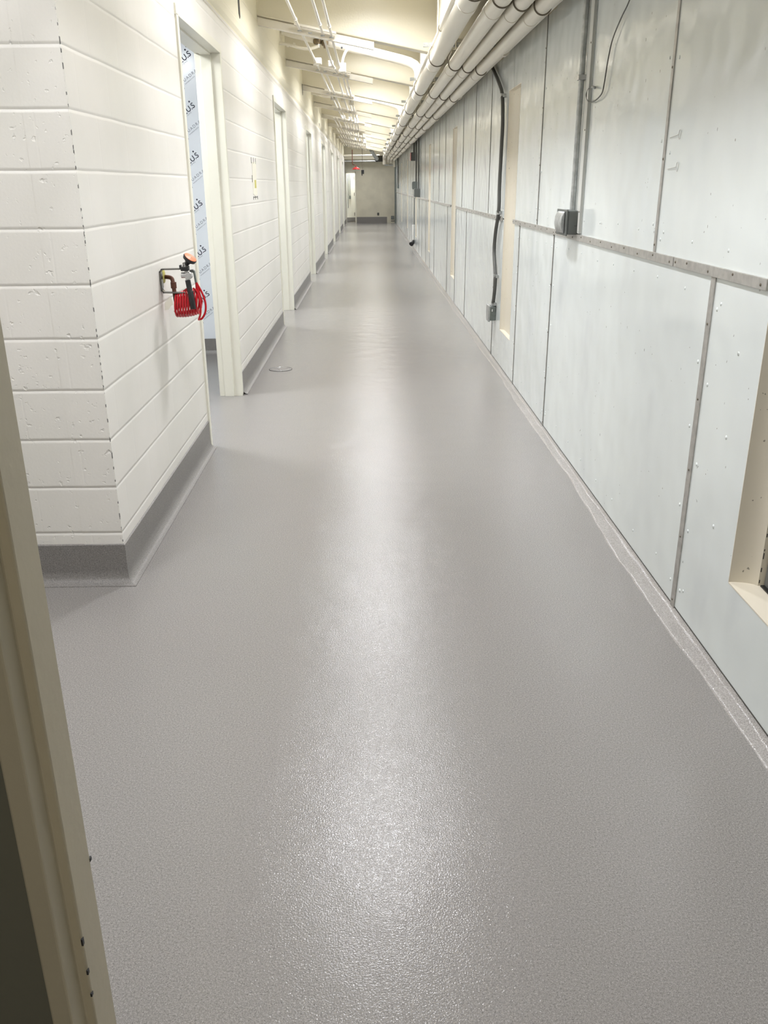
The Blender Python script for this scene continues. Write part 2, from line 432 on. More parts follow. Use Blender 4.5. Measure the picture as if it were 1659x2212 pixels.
# far doorway
bm = nb(); F = .04
for s, x in ((1, DX0), (-1, DX1)): box(bm, min(x, x-s*F), max(x, x-s*F), YF-.015, YF+.215, 0, DZ+F)
box(bm, DX0-F, DX1+F, YF-.015, YF+.215, DZ, DZ+F)
d8 = struct('door_8', bm, 'frame')
bm = nb(); box(bm, -1.42, -.655, YF+1.315, YF+1.36, .20, 2.10); lf = struct('door_leaf', bm, 'frame', d8)
bm = nb()
for z in (.28, 1.15, 1.85): tube(bm, [(-.69, YF+1.305, z), (-.69, YF+1.305, z+.14)], .012, 8)
struct('hinge', bm, 'wire', lf)
bm = nb(); box(bm, -1.36, -.66, YF+1.305, YF+1.315, .02, .20); struct('kick_plate', bm, 'base', lf)
bm = nb()
for x in (-.985, -.93, -.875): tube(bm, [(x, YF+1.28, .62 if x < -.98 else 1.15), (x, YF+1.28, 2.1)], .012, 8)
box(bm, -.93, -.85, YF+1.24, YF+1.31, 1.02, 1.16)
struct('push_bar', bm, 'boxgray', lf)

# ------------------------------------------------------------------ metal trims on the right wall
tn = [0]
def trim(boxes, screws, mat_='alu'):
    tn[0] += 1
    bm = nb()
    for b_ in boxes: box(bm, *b_)
    t = struct('trim_%d' % tn[0], bm, mat_, bevel=.0012)
    for (x, y, z, r) in screws:
        bm = nb(); lathe(bm, [(r,0),(r*.9,.0018),(r*.45,.003)], 10, Matrix.Translation((x,y,z)) @ Matrix.Rotation(-PI/2, 4, 'Y'))
        struct('screw', bm, 'wire', t, smooth=True)
BZ0, BZ1 = 1.293, 1.328
for a, b in ((2.60,3.43),(3.44,5.70),(5.705,7.42),(8.03,10.4),(10.405,12.4),(13.2,17.45),(18.2,22.6),(23.3,27.7),(28.5,33),(33.6,40.8)):
    scr = []
    if a < 13:
        y = a+.04; k = 0
        while y < b-.02: scr.append((XR-.010, y, 1.311+(.006 if k%2 else -.004), .0048)); y += .215; k += 1
        scr.append((XR-.010, b-.02, 1.311, .005))
    trim([(XR-.010, XR-.001, a, b, BZ0, BZ1)], scr)
def vtrim(y, z0, z1, w, dz, x=XR):
    scr = []; z = z0+.03
    if y < 9:
        while z < z1: scr.append((x-.006, y, z, .0048)); z += dz
    trim([(x-.006, x-.001, y-w/2, y+w/2, z0, z1)], scr)
vtrim(3.024, .022, 1.292, .040, .27)
vtrim(3.70, 1.328, 2.78, .026, .33)
trim([(XR-.016, XR-.001, 5.035, 5.065, 1.335, 2.78), (XR-.010, XR-.001, 5.065, 5.13, 1.335, 2.78)], [(XR-.016, 5.05, 1.45+.42*k, .0048) for k in range(4)], 'pale')
for y in LO[2:-1]: vtrim(y+.003, .02, 1.292, .010, .31)
for y in UP[4:-1]:
    if not any(n[0]-.02 < y < n[1]+.02 for n in NICHE): vtrim(y+.003, 1.33, 2.78, .010, .36)
# raised white rivets and small dark scuffs near the camera
bm = nb(); random.seed(5)
for ys_, z0, z1 in ((3.08,.05,1.27),(2.97,.05,1.27),(3.76,1.36,2.4),(3.64,1.36,2.4),(5.69,.05,1.27),(5.81,.05,1.27),(6.31,1.36,2.5),(6.43,1.36,2.5),(7.15,.05,1.27),(8.4,.05,1.27),(4.3,1.40,1.41),(2.75,.45,1.25)):
    z = z0+random.uniform(0,.1)
    while z < z1:
        lathe(bm, [(.0075,0),(.0062,.002),(.003,.0035)], 10, Matrix.Translation((XR-.001, ys_+random.uniform(-.004,.004), z)) @ Matrix.Rotation(-PI/2, 4, 'Y')); z += random.uniform(.24,.34)
y = .9
while y < 9:
    for z in (.12, 1.22, 1.40):
        if not any(n[0]-.05 < y < n[1]+.05 for n in NICHE):
            lathe(bm, [(.0065,0),(.005,.002),(.002,.003)], 10, Matrix.Translation((XR-.001, y+random.uniform(-.02,.02), z+random.uniform(-.02,.02))) @ Matrix.Rotation(-PI/2, 4, 'Y'))
    y += .34
struct('rivet_heads', bm, 'panel', wr, smooth=True)
bm = nb()
for k in range(150):
    y = random.uniform(1.9, 9); z = random.choice((random.uniform(.05,1.2), random.uniform(1.4,2.5)))
    if any(n[0]-.02 < y < n[1]+.02 for n in NICHE): continue
    l = random.uniform(.003,.012); box(bm, XR-.0014, XR-.0006, y, y+random.uniform(.0015,.004), z, z+l)
struct('scuff_marks', bm, 'wire', wr)

# ------------------------------------------------------------------ lamps
def make_light(y):
    z = lip(0)+.49
    t = thing('ceiling_light', 'enclosed lamp fixed up in a ceiling bay behind a cream beam', 'ceiling light', (.03, y, z), 'lamps between the ceiling beams')
    bm = nb(); box(bm, -.12, .18, y-.32, y+.32, z+.03, z+.135); obj('housing', bm, 'creampipe', t, bevel=.01)
    bm = nb(); prism(bm, [(-.10,z+.03),(-.085,z+.005),(-.05,z-.012),(.11,z-.012),(.145,z+.005),(.16,z+.03)], 1, y-.29, y+.29); obj('lens', bm, 'lens', t, smooth=True)
    return t
def glow(x, y, z, wx, wy, power, spread, parent, col=(.935,.95,1.0)):
    li = bpy.data.lights.new('glow', 'AREA'); li.shape = 'RECTANGLE'; li.size = wx; li.size_y = wy; li.energy = power; li.color = col; li.spread = math.radians(spread)
    o = bpy.data.objects.new('lamp_glow', li); COL.objects.link(o)
    if parent is not None: o.parent = parent; b0 = Vector(parent['_b'])
    else: b0 = Vector((0,0,0))
    o.location = Vector((x, y, z))-b0; return o
L0 = make_light(BEAMS[0]+1.95)
glow(.03, BEAMS[0]+1.95, lip(0)+.472, .25, .56, 52, 152, L0)
for yb in BEAMS[1:13]: dup(L0, (0, yb-BEAMS[0], 0))  # the last lamp, past the final beam, is added to brighten the end wall
def make_roomlight(y):
    t = thing('room_light', 'flat ceiling lamp of a side room seen only by its glow', 'ceiling light', (-2.3, y, 2.93), 'lamps in the side rooms')
    bm = nb(); box(bm, -2.62, -1.98, y-.32, y+.32, 2.95, 3.0); obj('housing', bm, 'white', t)
    bm = nb(); box(bm, -2.58, -2.02, y-.28, y+.28, 2.935, 2.95); obj('lens', bm, 'roomlens', t)
    return t
R0 = make_roomlight(6.3)
for k in range(1, 7): dup(R0, (0, 5.13*k, 0))
dup(R0, (1.5, 41.7-6.3, .10))
t = thing('room_fill_light', 'added unseen fill lamp in the room behind the viewer', 'ceiling light', (0, -1.1, 2.6))  # added out of view, in place of bounce light on the near jamb
bm = nb(); box(bm, -.2, .2, -1.3, -.9, 2.62, 2.7); obj('housing', bm, 'white', t)
bm = nb(); box(bm, -.18, .18, -1.28, -.92, 2.6, 2.62); obj('lens', bm, 'fill_lens', t)
t = thing('alcove_fill_light', 'added fill lamp in the side alcove out of view, left of the doorway', 'ceiling light', (-1.85, 1.9, 3.0))  # added out of view to brighten the block wall facing the camera
bm = nb(); box(bm, -2.05, -1.65, 1.6, 2.2, 3.02, 3.1); obj('housing', bm, 'white', t)
bm = nb(); box(bm, -2.0, -1.7, 1.65, 2.15, 3.0, 3.02); obj('lens', bm, 'lens', t)
glow(-1.85, 1.9, 2.99, .28, .48, 22, 170, t)

# ------------------------------------------------------------------ cream steel channels along the beams
c0 = None
for i, yb in enumerate(BEAMS[3:12]):
    bm = nb()
    def zz(x): return lip(x)
    x0, x1 = XL+.003, .065
    for (t0, t1, y0, y1) in ((-.012,-.016,yb+.0,yb+.07),(-.016,-.078,yb+.0,yb+.006)):
        prism(bm, [(x0,zz(x0)+t0),(x1,zz(x1)+t0),(x1,zz(x1)+t1),(x0,zz(x0)+t1)], 1, y0, y1)
    prism(bm, [(x0,zz(x0)-.074),(x1,zz(x1)-.074),(x1,zz(x1)-.078),(x0,zz(x0)-.078)], 1, yb+.006, yb+.07)
    prism(bm, [(x0,zz(x0)+.004),(x1,zz(x1)+.004),(x1,zz(x1)-.012),(x0,zz(x0)-.012)], 1, yb+.03, yb+.06)
    o = obj('steel_channel', bm, 'creampipe')
    tag(o, 'cream steel channel under the left half of the ceiling beam, %s from the camera' % ORD[i], 'channel', 'steel channels under the beams')

# ------------------------------------------------------------------ transverse drain pipes that drop into the big pipe
for i, yb in enumerate(BEAMS[3:12:2]):
    y = yb+2.42; r = .056
    def pz(x): return 3.128-.225*(x-.035)
    bm = nb()
    pts = [(XL+.03, y, pz(XL)), (-.9, y, pz(-.9)), (.42, y, pz(.42))]
    pts += [(.52, y, pz(.52)-.004), (.585, y, pz(.585)-.022), (.625, y, pz(.62)-.06), (.636, y, pz(.62)-.12), (.636, y, 2.74)]
    tube(bm, pts, r, 20)
    o = obj('drain_pipe', bm, 'creampipe', smooth=True)
    tag(o, 'cream drain pipe crossing the ceiling bay and bending down at right, %s from the camera' % ORD[i], 'pipe', 'drain pipes crossing the ceiling')
    bm = nb(); tube(bm, [(.636, y, 2.755), (.636, y, 2.79)], r*1.18, 20); obj('coupling', bm, 'creampipe', o, smooth=True)
    # dark valve cluster clamped on the pipe
    if i < 2:
        xv = -.57; zv = pz(xv)
        t = thing('valve_cluster', 'dark brass valve cluster hanging at the cream drain pipe, %s from the camera' % ORD[i], 'valve', (xv, y-.07, zv-.10), 'valves at the drain pipes')
        bm = nb(); tube(bm, [(xv-.02, y-.07, zv+.11), (xv-.02, y-.07, zv+.01)], .03, 12); lathe(bm, [(.04,0),(.05,.02),(.05,.05),(.035,.06)], 16, Matrix.Translation((xv-.04, y-.08, zv-.06))); obj('body', bm, 'brass', t, smooth=True)
        bm = nb(); lathe(bm, [(.02,0),(.026,.02),(.026,.04),(.02,.05)], 12, Matrix.Translation((xv-.03, y-.09, zv-.10))); obj('outlet', bm, 'steel', t, smooth=True)
        bm = nb(); lathe(bm, [(.035,0),(.045,.02),(.045,.05),(.03,.06)], 16, Matrix.Translation((xv+.05, y-.08, zv-.075))); lathe(bm, [(.018,-.03),(.022,0)], 12, Matrix.Translation((xv+.055, y-.09, zv-.075))); obj('outlet', bm, 'brass', t, smooth=True)
    # thin conduit with couplings below the pipe at the left
    y2 = y-.25; bm = nb(); z0 = pz(-.98)-.16
    tube(bm, smooth_path([(XL+.005,y2,z0),(-.93,y2,z0-.02),(-.80,y2,z0-.055),(-.68,y2,z0-.06),(-.58,y2,z0-.03)]), .017, 10)
    o = obj('side_conduit', bm, 'creampipe', smooth=True)
    for x in (-.95, -.88):
        bm = nb(); tube(bm, [(x-.012,y2,z0-.018),(x+.012,y2,z0-.024)], .023, 12); obj('coupling', bm, 'creampipe', o, smooth=True)
    tag(o, 'short curved cream conduit leaving the left wall below a drain pipe, %s from the camera' % ORD[i], 'conduit', 'short conduits leaving the left wall')

# ------------------------------------------------------------------ the four big insulated pipes
YE = 37.0
for nm, x, r, zb, lab in (('left', .625, .066, 2.592, 'leftmost and thickest of the four big cream pipes under the ceiling'),
                      ('second', .787, .056, 2.557, 'second from the left of the four big cream pipes under the ceiling'),
                      ('third', .903, .049, 2.540, 'third from the left of the four big cream pipes under the ceiling'),
                      ('right', 1.022, .046, 2.520, 'rightmost of the four big cream pipes, closest to the panelled wall')):
    zc = zb+r; bm = nb(); dz = .28 if nm in ('left','right') else .17
    pts = [(x, .82, zc), (x, YE-.1, zc), (x, YE-.04, zc-.012), (x, YE-.01, zc-.04), (x, YE, zc-.08), (x, YE, zc-dz)]
    tube(bm, pts, r, 24); o = obj('insulated_pipe', bm, 'creampipe', smooth=True); tag(o, lab, 'pipe')
    for yj in [3.1+2.95*k for k in range(11)]:
        bm = nb(); tube(bm, [(x, yj, zc), (x, yj+.16, zc)], r+.0035, 24); obj('insulation_band', bm, 'creampipe', o, smooth=True)
bm = nb(); tube(bm, [(.625,YE,2.36),(.787,YE,2.36)], .03, 12); tube(bm, [(.80,YE+.05,2.37),(1.022,YE+.05,2.35)], .035, 12)
tag(obj('cross_pipe', bm, 'galv', smooth=True), 'grey cross pipe joining the big pipes at the far end', 'pipe')
for x, z, r, lab in ((.592,2.762,.021,'thin cream pipe running above and left of the thickest pipe'),(.846,2.70,.012,'thin cream conduit running between the second and third big pipes'),(1.105,2.60,.028,'small cream pipe running behind the rightmost big pipe'),(.71,2.765,.016,'thin cream pipe tucked under the girder right of the thickest pipe')):
    bm = nb(); tube(bm, [(x,.82,z),(x,YE-.2,z)], r, 12); o = obj('service_pipe', bm, 'creampipe', smooth=True); tag(o, lab, 'pipe')
    for k in range(9):
        bm = nb(); tube(bm, [(x, 4.0+3.7*k, z), (x, 4.07+3.7*k, z)], r*1.45, 10); obj('coupling', bm, 'creampipe', o, smooth=True)
# hangers
HY = [2.85, 5.66, 8.57, 11.22, 14.1, 16.9, 19.7, 22.5, 25.3, 28.1, 30.9, 33.7]
PN = (('leftmost', .625, .066, 2.592), ('second', .787, .056, 2.557), ('third', .903, .049, 2.540), ('rightmost', 1.022, .046, 2.520))
first = {}
for j, (nm, x, r, zb) in enumerate(PN):
    for i, y in enumerate(HY):
        lab = 'wire hanger loop around the %s big cream pipe, %s along from the camera' % (nm, ORD[i])
        if nm not in first:
            R = r*1.12; zc = zb+R-.004
            t = thing('pipe_hanger', lab, 'hanger', (x, y, zb), 'wire hangers of the big pipes')
            bm = nb(); top = 2.80
            pts = arc((x, y, zc), R, 180, 360, 14) + [(x+R*.97, y, zc+R*.7), (x+R*.35, y, zc+R*1.75)]
            pts = [(x-R*.35, y, zc+R*1.75), (x-R*.97, y, zc+R*.7)] + pts
            tube(bm, pts, .0045, 8); obj('loop', bm, 'wire', t, smooth=True)
            bm = nb(); ztop = 3.36 if j == 0 else 2.81
            tube(bm, [(x, y, zc+R*1.72), (x, y, ztop)], .005, 8)
            box(bm, x-R*.42, x+R*.42, y-.01, y+.01, zc+R*1.70, zc+R*1.78)
            obj('rod', bm, 'creampipe', t)
            first[nm] = t
        else: dup(first[nm], (0, y-HY[0], 0), lab)
s0 = None
for i, y in enumerate(HY):
    lab = 'grey steel strut above the big pipes, %s along from the camera' % ORD[i]
    if s0 is None:
        bm = nb(); box(bm, .50, 1.18, y+.03, y+.07, 2.752, 2.756); box(bm, .50, 1.18, y+.03, y+.034, 2.756, 2.785); box(bm, .50, 1.18, y+.066, y+.07, 2.756, 2.785)
        s0 = obj('strut', bm, 'galv'); tag(s0, lab, 'strut', 'struts above the big pipes')
        for x in (.70, .845, .965, 1.08):
            bm = nb(); lathe(bm, [(.011,0),(.011,.012)], 6, Matrix.Translation((x, y+.05, 2.74))); obj('nut', bm, 'galv', s0)
    else: dup(s0, (0, y-HY[0], 0), lab)

# ------------------------------------------------------------------ thin conduits under the beams on the left
CZ = -.045
RUNS = []
for x in (-.65, -.43, -.345): RUNS.append([(x, .82), (x, 12.0)])
cond = [([(-.65,.82),(-.65,9.4),(-.62,12.6),(-.60,17),(-.57,22),(-.56,37)]),
        ([(-.43,.82),(-.43,11.4),(-.40,12.2),(-.40,16.4),(-.38,21),(-.37,37)]),
        ([(-.345,.82),(-.345,11.4),(-.33,12.1),(-.32,16.2),(-.305,21),(-.29,37)]),
        ([(-.55,12.2),(-.535,17),(-.51,22),(-.50,37)]),
        ([(-.283,12.0),(-.27,16.4),(-.25,21),(-.23,37)]),
        ([(-.70,20.9),(-.70,37)]),([(-.44,20.9),(-.435,37)]),([(-.78,21),(-.77,37)]),([(-.63,25),(-.63,37)]),([(-.17,25.2),(-.16,37)]),([(-.85,25),(-.85,37)]),([(-.93,29),(-.94,37)]),([(-.12,29.6),(-.095,37)])]
LAST = [c[-1][0] for c in cond]; order = sorted(range(len(cond)), key=lambda i: cond[i][-1][0])
for rank, i in enumerate(order):
    c = cond[i]; bm = nb()
    tube(bm, [(x, y, lip(x)+CZ) for x, y in c], .0125, 10)
    o = obj('conduit', bm, 'creampipe', smooth=True)
    nmr = 'leftmost' if rank == 0 else ('rightmost' if rank == len(order)-1 else ORD[rank]+' from the left')
    tag(o, 'thin cream conduit under the beams, %s at the far end' % nmr, 'conduit', 'thin conduits under the ceiling beams')
    y = c[0][1]+1.9
    while y < 34:
        # position along the run
        for (xa, ya), (xb, yb2) in zip(c, c[1:]):
            if ya <= y <= yb2:
                x = xa+(xb-xa)*(y-ya)/(yb2-ya); bm = nb(); tube(bm, [(x, y-.03, lip(x)+CZ), (x, y+.03, lip(x)+CZ)], .018, 10)
                obj('coupling', bm, 'creampipe', o, smooth=True); break
        y += 3.05
# clip struts under each beam
for i, yb in enumerate(BEAMS[3:12]):
    xa, xb = (-.70, -.22) if i < 4 else (-1.0, -.08)
    if i == 0: xa, xb = -.70, -.30
    bm = nb(); prism(bm, [(xa,lip(xa)+CZ+.022),(xb,lip(xb)+CZ+.022),(xb,lip(xb)+CZ+.042),(xa,lip(xa)+CZ+.042)], 1, yb-.09, yb-.05)
    o = obj('conduit_strut', bm, 'creampipe'); tag(o, 'short strut carrying the thin conduits under a beam, %s from the camera' % ORD[i], 'strut', 'struts of the thin conduits')
    for x in [c for c in (-.65,-.43,-.345,-.55,-.28) if xa < c < xb]:
        bm = nb(); box(bm, x-.02, x+.02, yb-.095, yb-.045, lip(x)+CZ-.018, lip(x)+CZ-.0135); obj('clamp', bm, 'galv', o)
# junction boxes with flexible whips
JB = [(11.68,-.31,'white'),(16.25,-.29,'white'),(20.7,-.26,'white'),(25.2,-.2,'white'),(29.7,-.13,'white')]
for i, (y, x, m_) in enumerate(JB):
    z = lip(x)+CZ; s = .044
    bm = nb(); box(bm, x-s, x+s, y-.04, y+.04, z-.045, z+.05)
    o = obj('junction_box', bm, 'creampipe', bevel=.004); tag(o, 'square cream junction box with curved whip above, %s from the camera' % ORD[i], 'junction box', 'junction boxes with whips')
    bm = nb(); tube(bm, smooth_path([(x+.0,y,z+.05),(x+.01,y,z+.10),(x+.035,y,z+.16),(x+.075,y,z+.215)]), .016, 10); obj('whip', bm, 'creampipe', o, smooth=True)
    bm = nb(); tube(bm, [(x-.002,y-.01,z+.215),(x+.0,y-.035,z+.215)], .012, 10); obj('knockout', bm, 'black', o)
k = 0
for i, (y, x, m_) in enumerate(JB):
    for dx, w in ((-.30, .05), (-.14, .032)):
        xx = x+dx; z = lip(xx)+CZ
        bm = nb(); box(bm, xx-w, xx+w, y-.05, y+.05, z-.02, z+.05); o = obj('conduit_fitting', bm, 'creampipe', bevel=.008)
        tag(o, '%s conduit fitting left of the cream junction box, %s box from the camera' % ('wide cream' if w > .04 else 'small cream', ORD[i]), 'fitting', 'cream conduit fittings')
        bm = nb(); box(bm, xx-w*.75, xx+w*.75, y-.056, y-.05, z-.012, z+.042); obj('cover', bm, 'creampipe', o)

# ------------------------------------------------------------------ dark slots in the upper left wall
for i, (y, z0, z1) in enumerate(((8.10,2.90,3.20),(15.34,2.97,3.13),(20.3,2.80,2.86))):
    bm = nb(); prism(bm, [(y-.045,z1),(y+.04,z1),(y+.05,z0+.02),(y+.02,z0),(y-.03,z0+.03)], 0, XL+.0005, XL+.004)
    tag(obj('wall_slot', bm, 'gap'), 'dark narrow hole high in the left wall, %s from the camera' % ORD[i], 'hole')

# ------------------------------------------------------------------ side room panel with printed protective film
yp = 8.75-.002
bm = nb(); box(bm, -3.4, -1.30, yp-.006, yp, .155, 2.85)
t = tag(obj('plastic_sheet', bm, mat('film', rgb(238,242,247), .18)), 'white plastic wall sheet with printed film seen through the first doorway', 'wall sheet')
bm = nb(); prism(bm, [(-1.66,2.805),(-1.64,2.80),(-1.62,2.775),(-1.645,2.775)], 1, yp-.0075, yp-.006); prism(bm, [(-1.715,2.86),(-1.70,2.85),(-1.705,2.835),(-1.72,2.84)], 1, yp-.0075, yp-.006)
obj('torn_spot', bm, 'black', t)
def text_mesh(s, size, M4, bold=0):
    cu = bpy.data.curves.new('txt', 'FONT'); cu.body = s; cu.size = size; cu.offset = bold; cu.align_x = 'CENTER'; cu.align_y = 'CENTER'; cu.extrude = .0003
    if s == 'QUADRA': cu.space_character = 1.35
    ob = bpy.data.objects.new('txt', cu); COL.objects.link(ob)
    dg = bpy.context.evaluated_depsgraph_get(); me = bpy.data.meshes.new_from_object(ob.evaluated_get(dg))
    bpy.data.objects.remove(ob); me.transform(M4); return me
def add_text(bm, *a, **k):
    me = text_mesh(*a, **k); bm.from_mesh(me); bpy.data.meshes.remove(me)
rot = Matrix.Rotation(math.radians(90), 4, 'X')
for k in range(6):
    z = 2.71-.425*k
    def place(x, zz_, a): return Matrix.Translation((x, yp-.0075, zz_)) @ rot @ Matrix.Rotation(math.radians(a), 4, 'Z')
    for xo in (-1.645, -2.2, -2.75):
        big_, sml = nb(), nb()
        add_text(big_, 'P.L.U.S', .066, place(xo-.040, z-.035, 36), bold=.001)
        c_, s_ = math.cos(math.radians(36)), math.sin(math.radians(36))
        add_text(sml, 'S T O N E', .017, place(xo-.026, z-.066, 36))
        add_text(sml, 'QUADRA', .037, place(xo+.004, z-.175, 36))
        add_text(sml, 'ENGINEERING PLASTIC', .011, place(xo+.016, z-.203, 36))
        lathe(big_, [(.008,0),(.008,.0006)], 12, Matrix.Translation((xo-.008, yp-.007, z+.045)) @ Matrix.Rotation(PI/2, 4, 'X'))
        prism(big_, [(xo-.052,z-.275),(xo-.040,z-.275),(xo-.046,z-.245)], 1, yp-.0075, yp-.0068)
        obj('lettering', big_, 'ink', t); obj('lettering', sml, 'inkgray', t)

# ------------------------------------------------------------------ paper scrap on the block wall
bm = nb(); y0, y1, z0, z1 = 8.36, 8.66, 1.51, 1.81
prism(bm, [(y0,z0+.02),(y0+.1,z0),(y1,z0+.01),(y1-.01,z1-.1),(y1,z1),(y0+.02,z1-.01)], 0, XL+.0005, XL+.002)
t = tag(obj('paper_scrap', bm, 'paper'), 'torn white paper stuck on the block wall between the first two doorways', 'paper')
bm = nb()
for y in (y0-.03, y0+.12, y1-.03):
    box(bm, XL+.001, XL+.003, y, y+.012, z1-.02, z1+.03); box(bm, XL+.001, XL+.003, y+.02, y+.03, z0-.03, z0)
for k in range(6): box(bm, XL+.001, XL+.003, y0+.05*k, y0+.05*k+.03, z0-.012, z0-.006)
box(bm, XL+.001, XL+.003, y0-.03, y0-.015, z0+.12, z0+.18)
obj('torn_edge', bm, 'gap', t)
bm = nb(); box(bm, XL+.002, XL+.003, y0+.12, y0+.24, z0+.07, z0+.14); obj('stain', bm, 'yellow', t)

# ------------------------------------------------------------------ floor clean-out cover
bm = nb(); cx, cy = -.845, 7.92
t = thing('floor_cleanout', 'round metal clean-out cover set in the floor by the left wall', 'floor drain', (cx, cy, 0))
bm = nb(); tube(bm, [(cx+.105*math.cos(2*PI*k/40), cy+.105*math.sin(2*PI*k/40), .0008) for k in range(40)], .0028, 6, closed=True); obj('seal_ring', bm, 'gap', t)
bm = nb(); lathe(bm, [(.101,0),(.101,.0025),(.098,.003)], 40, Matrix.Translation((cx, cy, 0))); obj('cover', bm, 'base', t, smooth=True)
bm = nb(); tube(bm, [(cx-.05, cy+.085, .003), (cx+.02, cy-.09, .003)], .004, 8); tube(bm, [(cx+.09*math.cos(2*PI*k/40), cy+.09*math.sin(2*PI*k/40), .003) for k in range(40)], .002, 6, closed=True); obj('rib', bm, 'steel', t, smooth=True)

# ------------------------------------------------------------------ drench hose station on the left wall
Y0 = 4.47
def hx(px): return XL + (px-342)/427.0
def hz(py): return 1.197-(py-588)/423.0
t = thing('drench_hose_station', 'wall mounted drench hose with red coil, black handle and orange spray disc', 'hose', (XL, Y0, hz(692)))
bm = nb(); fx0, fx1 = XL+.002, hx(400); zt, zb = hz(583), hz(632); w = .018
def flatbar(pts, th=.007):
    for p, q_ in zip(pts, pts[1:]):
        a, b = Vector((p[0],0,p[1])), Vector((q_[0],0,q_[1])); d = (b-a).normalized(); n = Vector((-d.z,0,d.x))*th/2
        a = a-d*th/2; b = b+d*th/2
        prism(bm, [(a.x+n.x,a.z+n.z),(b.x+n.x,b.z+n.z),(b.x-n.x,b.z-n.z),(a.x-n.x,a.z-n.z)], 1, Y0-w, Y0+w)
flatbar([(fx0+.003, zt-.012), (fx0+.011, zt-.001), (fx0+.02, zt), (fx1-.02, zt+.001), (fx1-.012, zt+.006), (fx1-.010, zt+.028), (fx1+.002, zt+.030)])
flatbar([(fx0+.003, zt-.012), (fx0+.004, zb+.012), (fx0+.012, zb+.002), (fx1-.02, zb), (fx1-.006, zb-.012), (fx1-.003, zb-.022)])
obj('bracket', bm, 'bracket', t, bevel=.001)
for z in (zt-.03, zb+.02):
    bm = nb(); lathe(bm, [(.006,0),(.006,.004)], 10, Matrix.Translation((fx0+.006, Y0, z)) @ Matrix.Rotation(PI/2, 4, 'Y')); obj('screw', bm, 'steel', t)
bm = nb(); xr_ = XL+.075; tube(bm, smooth_path([(XL+.01,Y0+.05,hz(601)),(XL+.045,Y0+.04,hz(603)),(XL+.055,Y0+.03,hz(612)),(XL+.06,Y0+.02,hz(630)),(XL+.065,Y0+.01,hz(650)),(XL+.075,Y0,hz(658))]), .0105, 12); lathe(bm, [(.015,0),(.015,.03)], 8, Matrix.Translation((XL+.058, Y0+.025, hz(624)))); obj('inlet_pipe', bm, 'rust', t, smooth=True)
bm = nb(); lathe(bm, [(.034,0),(.032,.008),(.016,.011)], 20, Matrix.Translation((XL+.001, Y0+.05, hz(600))) @ Matrix.Rotation(PI/2, 4, 'Y')); obj('flange', bm, 'yellow', t, smooth=True)
# coil of red hose, loops around an axis pointing out from the wall
bm = nb(); pts = []; n = 9; cz = hz(657); R = .058
for k in range(n*20+1):
    a = 2*PI*k/20; f = k/(n*20.0); x = hx(369)+ (hx(421)-hx(369))*f; RR = R*(1+.12*math.sin(f*PI)); c2 = cz-.004+.014*f
    pts.append((x + .006*math.sin(a), Y0+.02 + RR*math.cos(a), c2 + RR*math.sin(a)*(1.0)))
pts = [(XL+.075,Y0,hz(658)), (hx(366), Y0+.01, hz(672)), (hx(369), Y0+.03, hz(684))] + pts
tube(bm, pts, .0053, 8)
obj('hose_coil', bm, 'red', t, smooth=True)
bm = nb()
tube(bm, smooth_path([(hx(416), Y0, hz(688)), (hx(424), Y0, hz(688)), (hx(433), Y0, hz(674)), (hx(435), Y0, hz(655)), (hx(430), Y0, hz(635)), (hx(422), Y0, hz(618)), (hx(419), Y0, hz(612))]), .0052, 8)
tube(bm, smooth_path([(hx(412), Y0-.02, hz(622)), (hx(420), Y0-.02, hz(630)), (hx(425), Y0-.02, hz(655)), (hx(424), Y0-.02, hz(675)), (hx(418), Y0-.01, hz(690))]), .0052, 8)
tube(bm, [(hx(418.5), Y0, hz(611)), (hx(420), Y0, hz(625)), (hx(424), Y0, hz(645)), (hx(428), Y0, hz(652))], [.006,.0095,.0095,.006], 10)
obj('hose_loop', bm, 'red', t, smooth=True)
bm = nb()
tube(bm, [(hx(405), Y0-.05, hz(604)), (hx(408), Y0-.05, hz(628)), (hx(409), Y0-.05, hz(629)), (hx(412), Y0-.05, hz(664))], [.0135,.014,.0150,.0145], 16)
obj('grip', bm, 'black', t, smooth=True)
bm = nb()
tube(bm, [(hx(402), Y0-.05, hz(570)), (hx(405), Y0-.05, hz(606))], .009, 14)
tube(bm, [(hx(392.5), Y0-.05, hz(594)), (hx(404), Y0-.05, hz(594))], .014, 14); lathe(bm, [(.017,-.012),(.019,0),(.019,.012),(.012,.018)], 16, Matrix.Translation((hx(407.5), Y0-.05, hz(595))) @ Matrix.Rotation(-PI/2, 4, 'X'))
obj('valve_body', bm, 'steel', t, smooth=True)
bm = nb(); box(bm, hx(393.5), hx(409.5), Y0-.07, Y0-.03, hz(585), hz(577)); box(bm, hx(390.5), hx(394), Y0-.065, Y0-.035, hz(582), hz(573)); box(bm, hx(407.5), hx(410), Y0-.065, Y0-.035, hz(582), hz(575)); obj('clip', bm, 'black', t, bevel=.002)
bm = nb(); flat = [(hx(407), hz(585)), (hx(414), hz(584)), (hx(417.5), hz(587)), (hx(420), hz(611)), (hx(416.5), hz(611)), (hx(414.5), hz(591)), (hx(407), hz(589))]; prism(bm, flat, 1, Y0-.012, Y0+.010); obj('squeeze_lever', bm, 'boxgray', t, bevel=.0015)
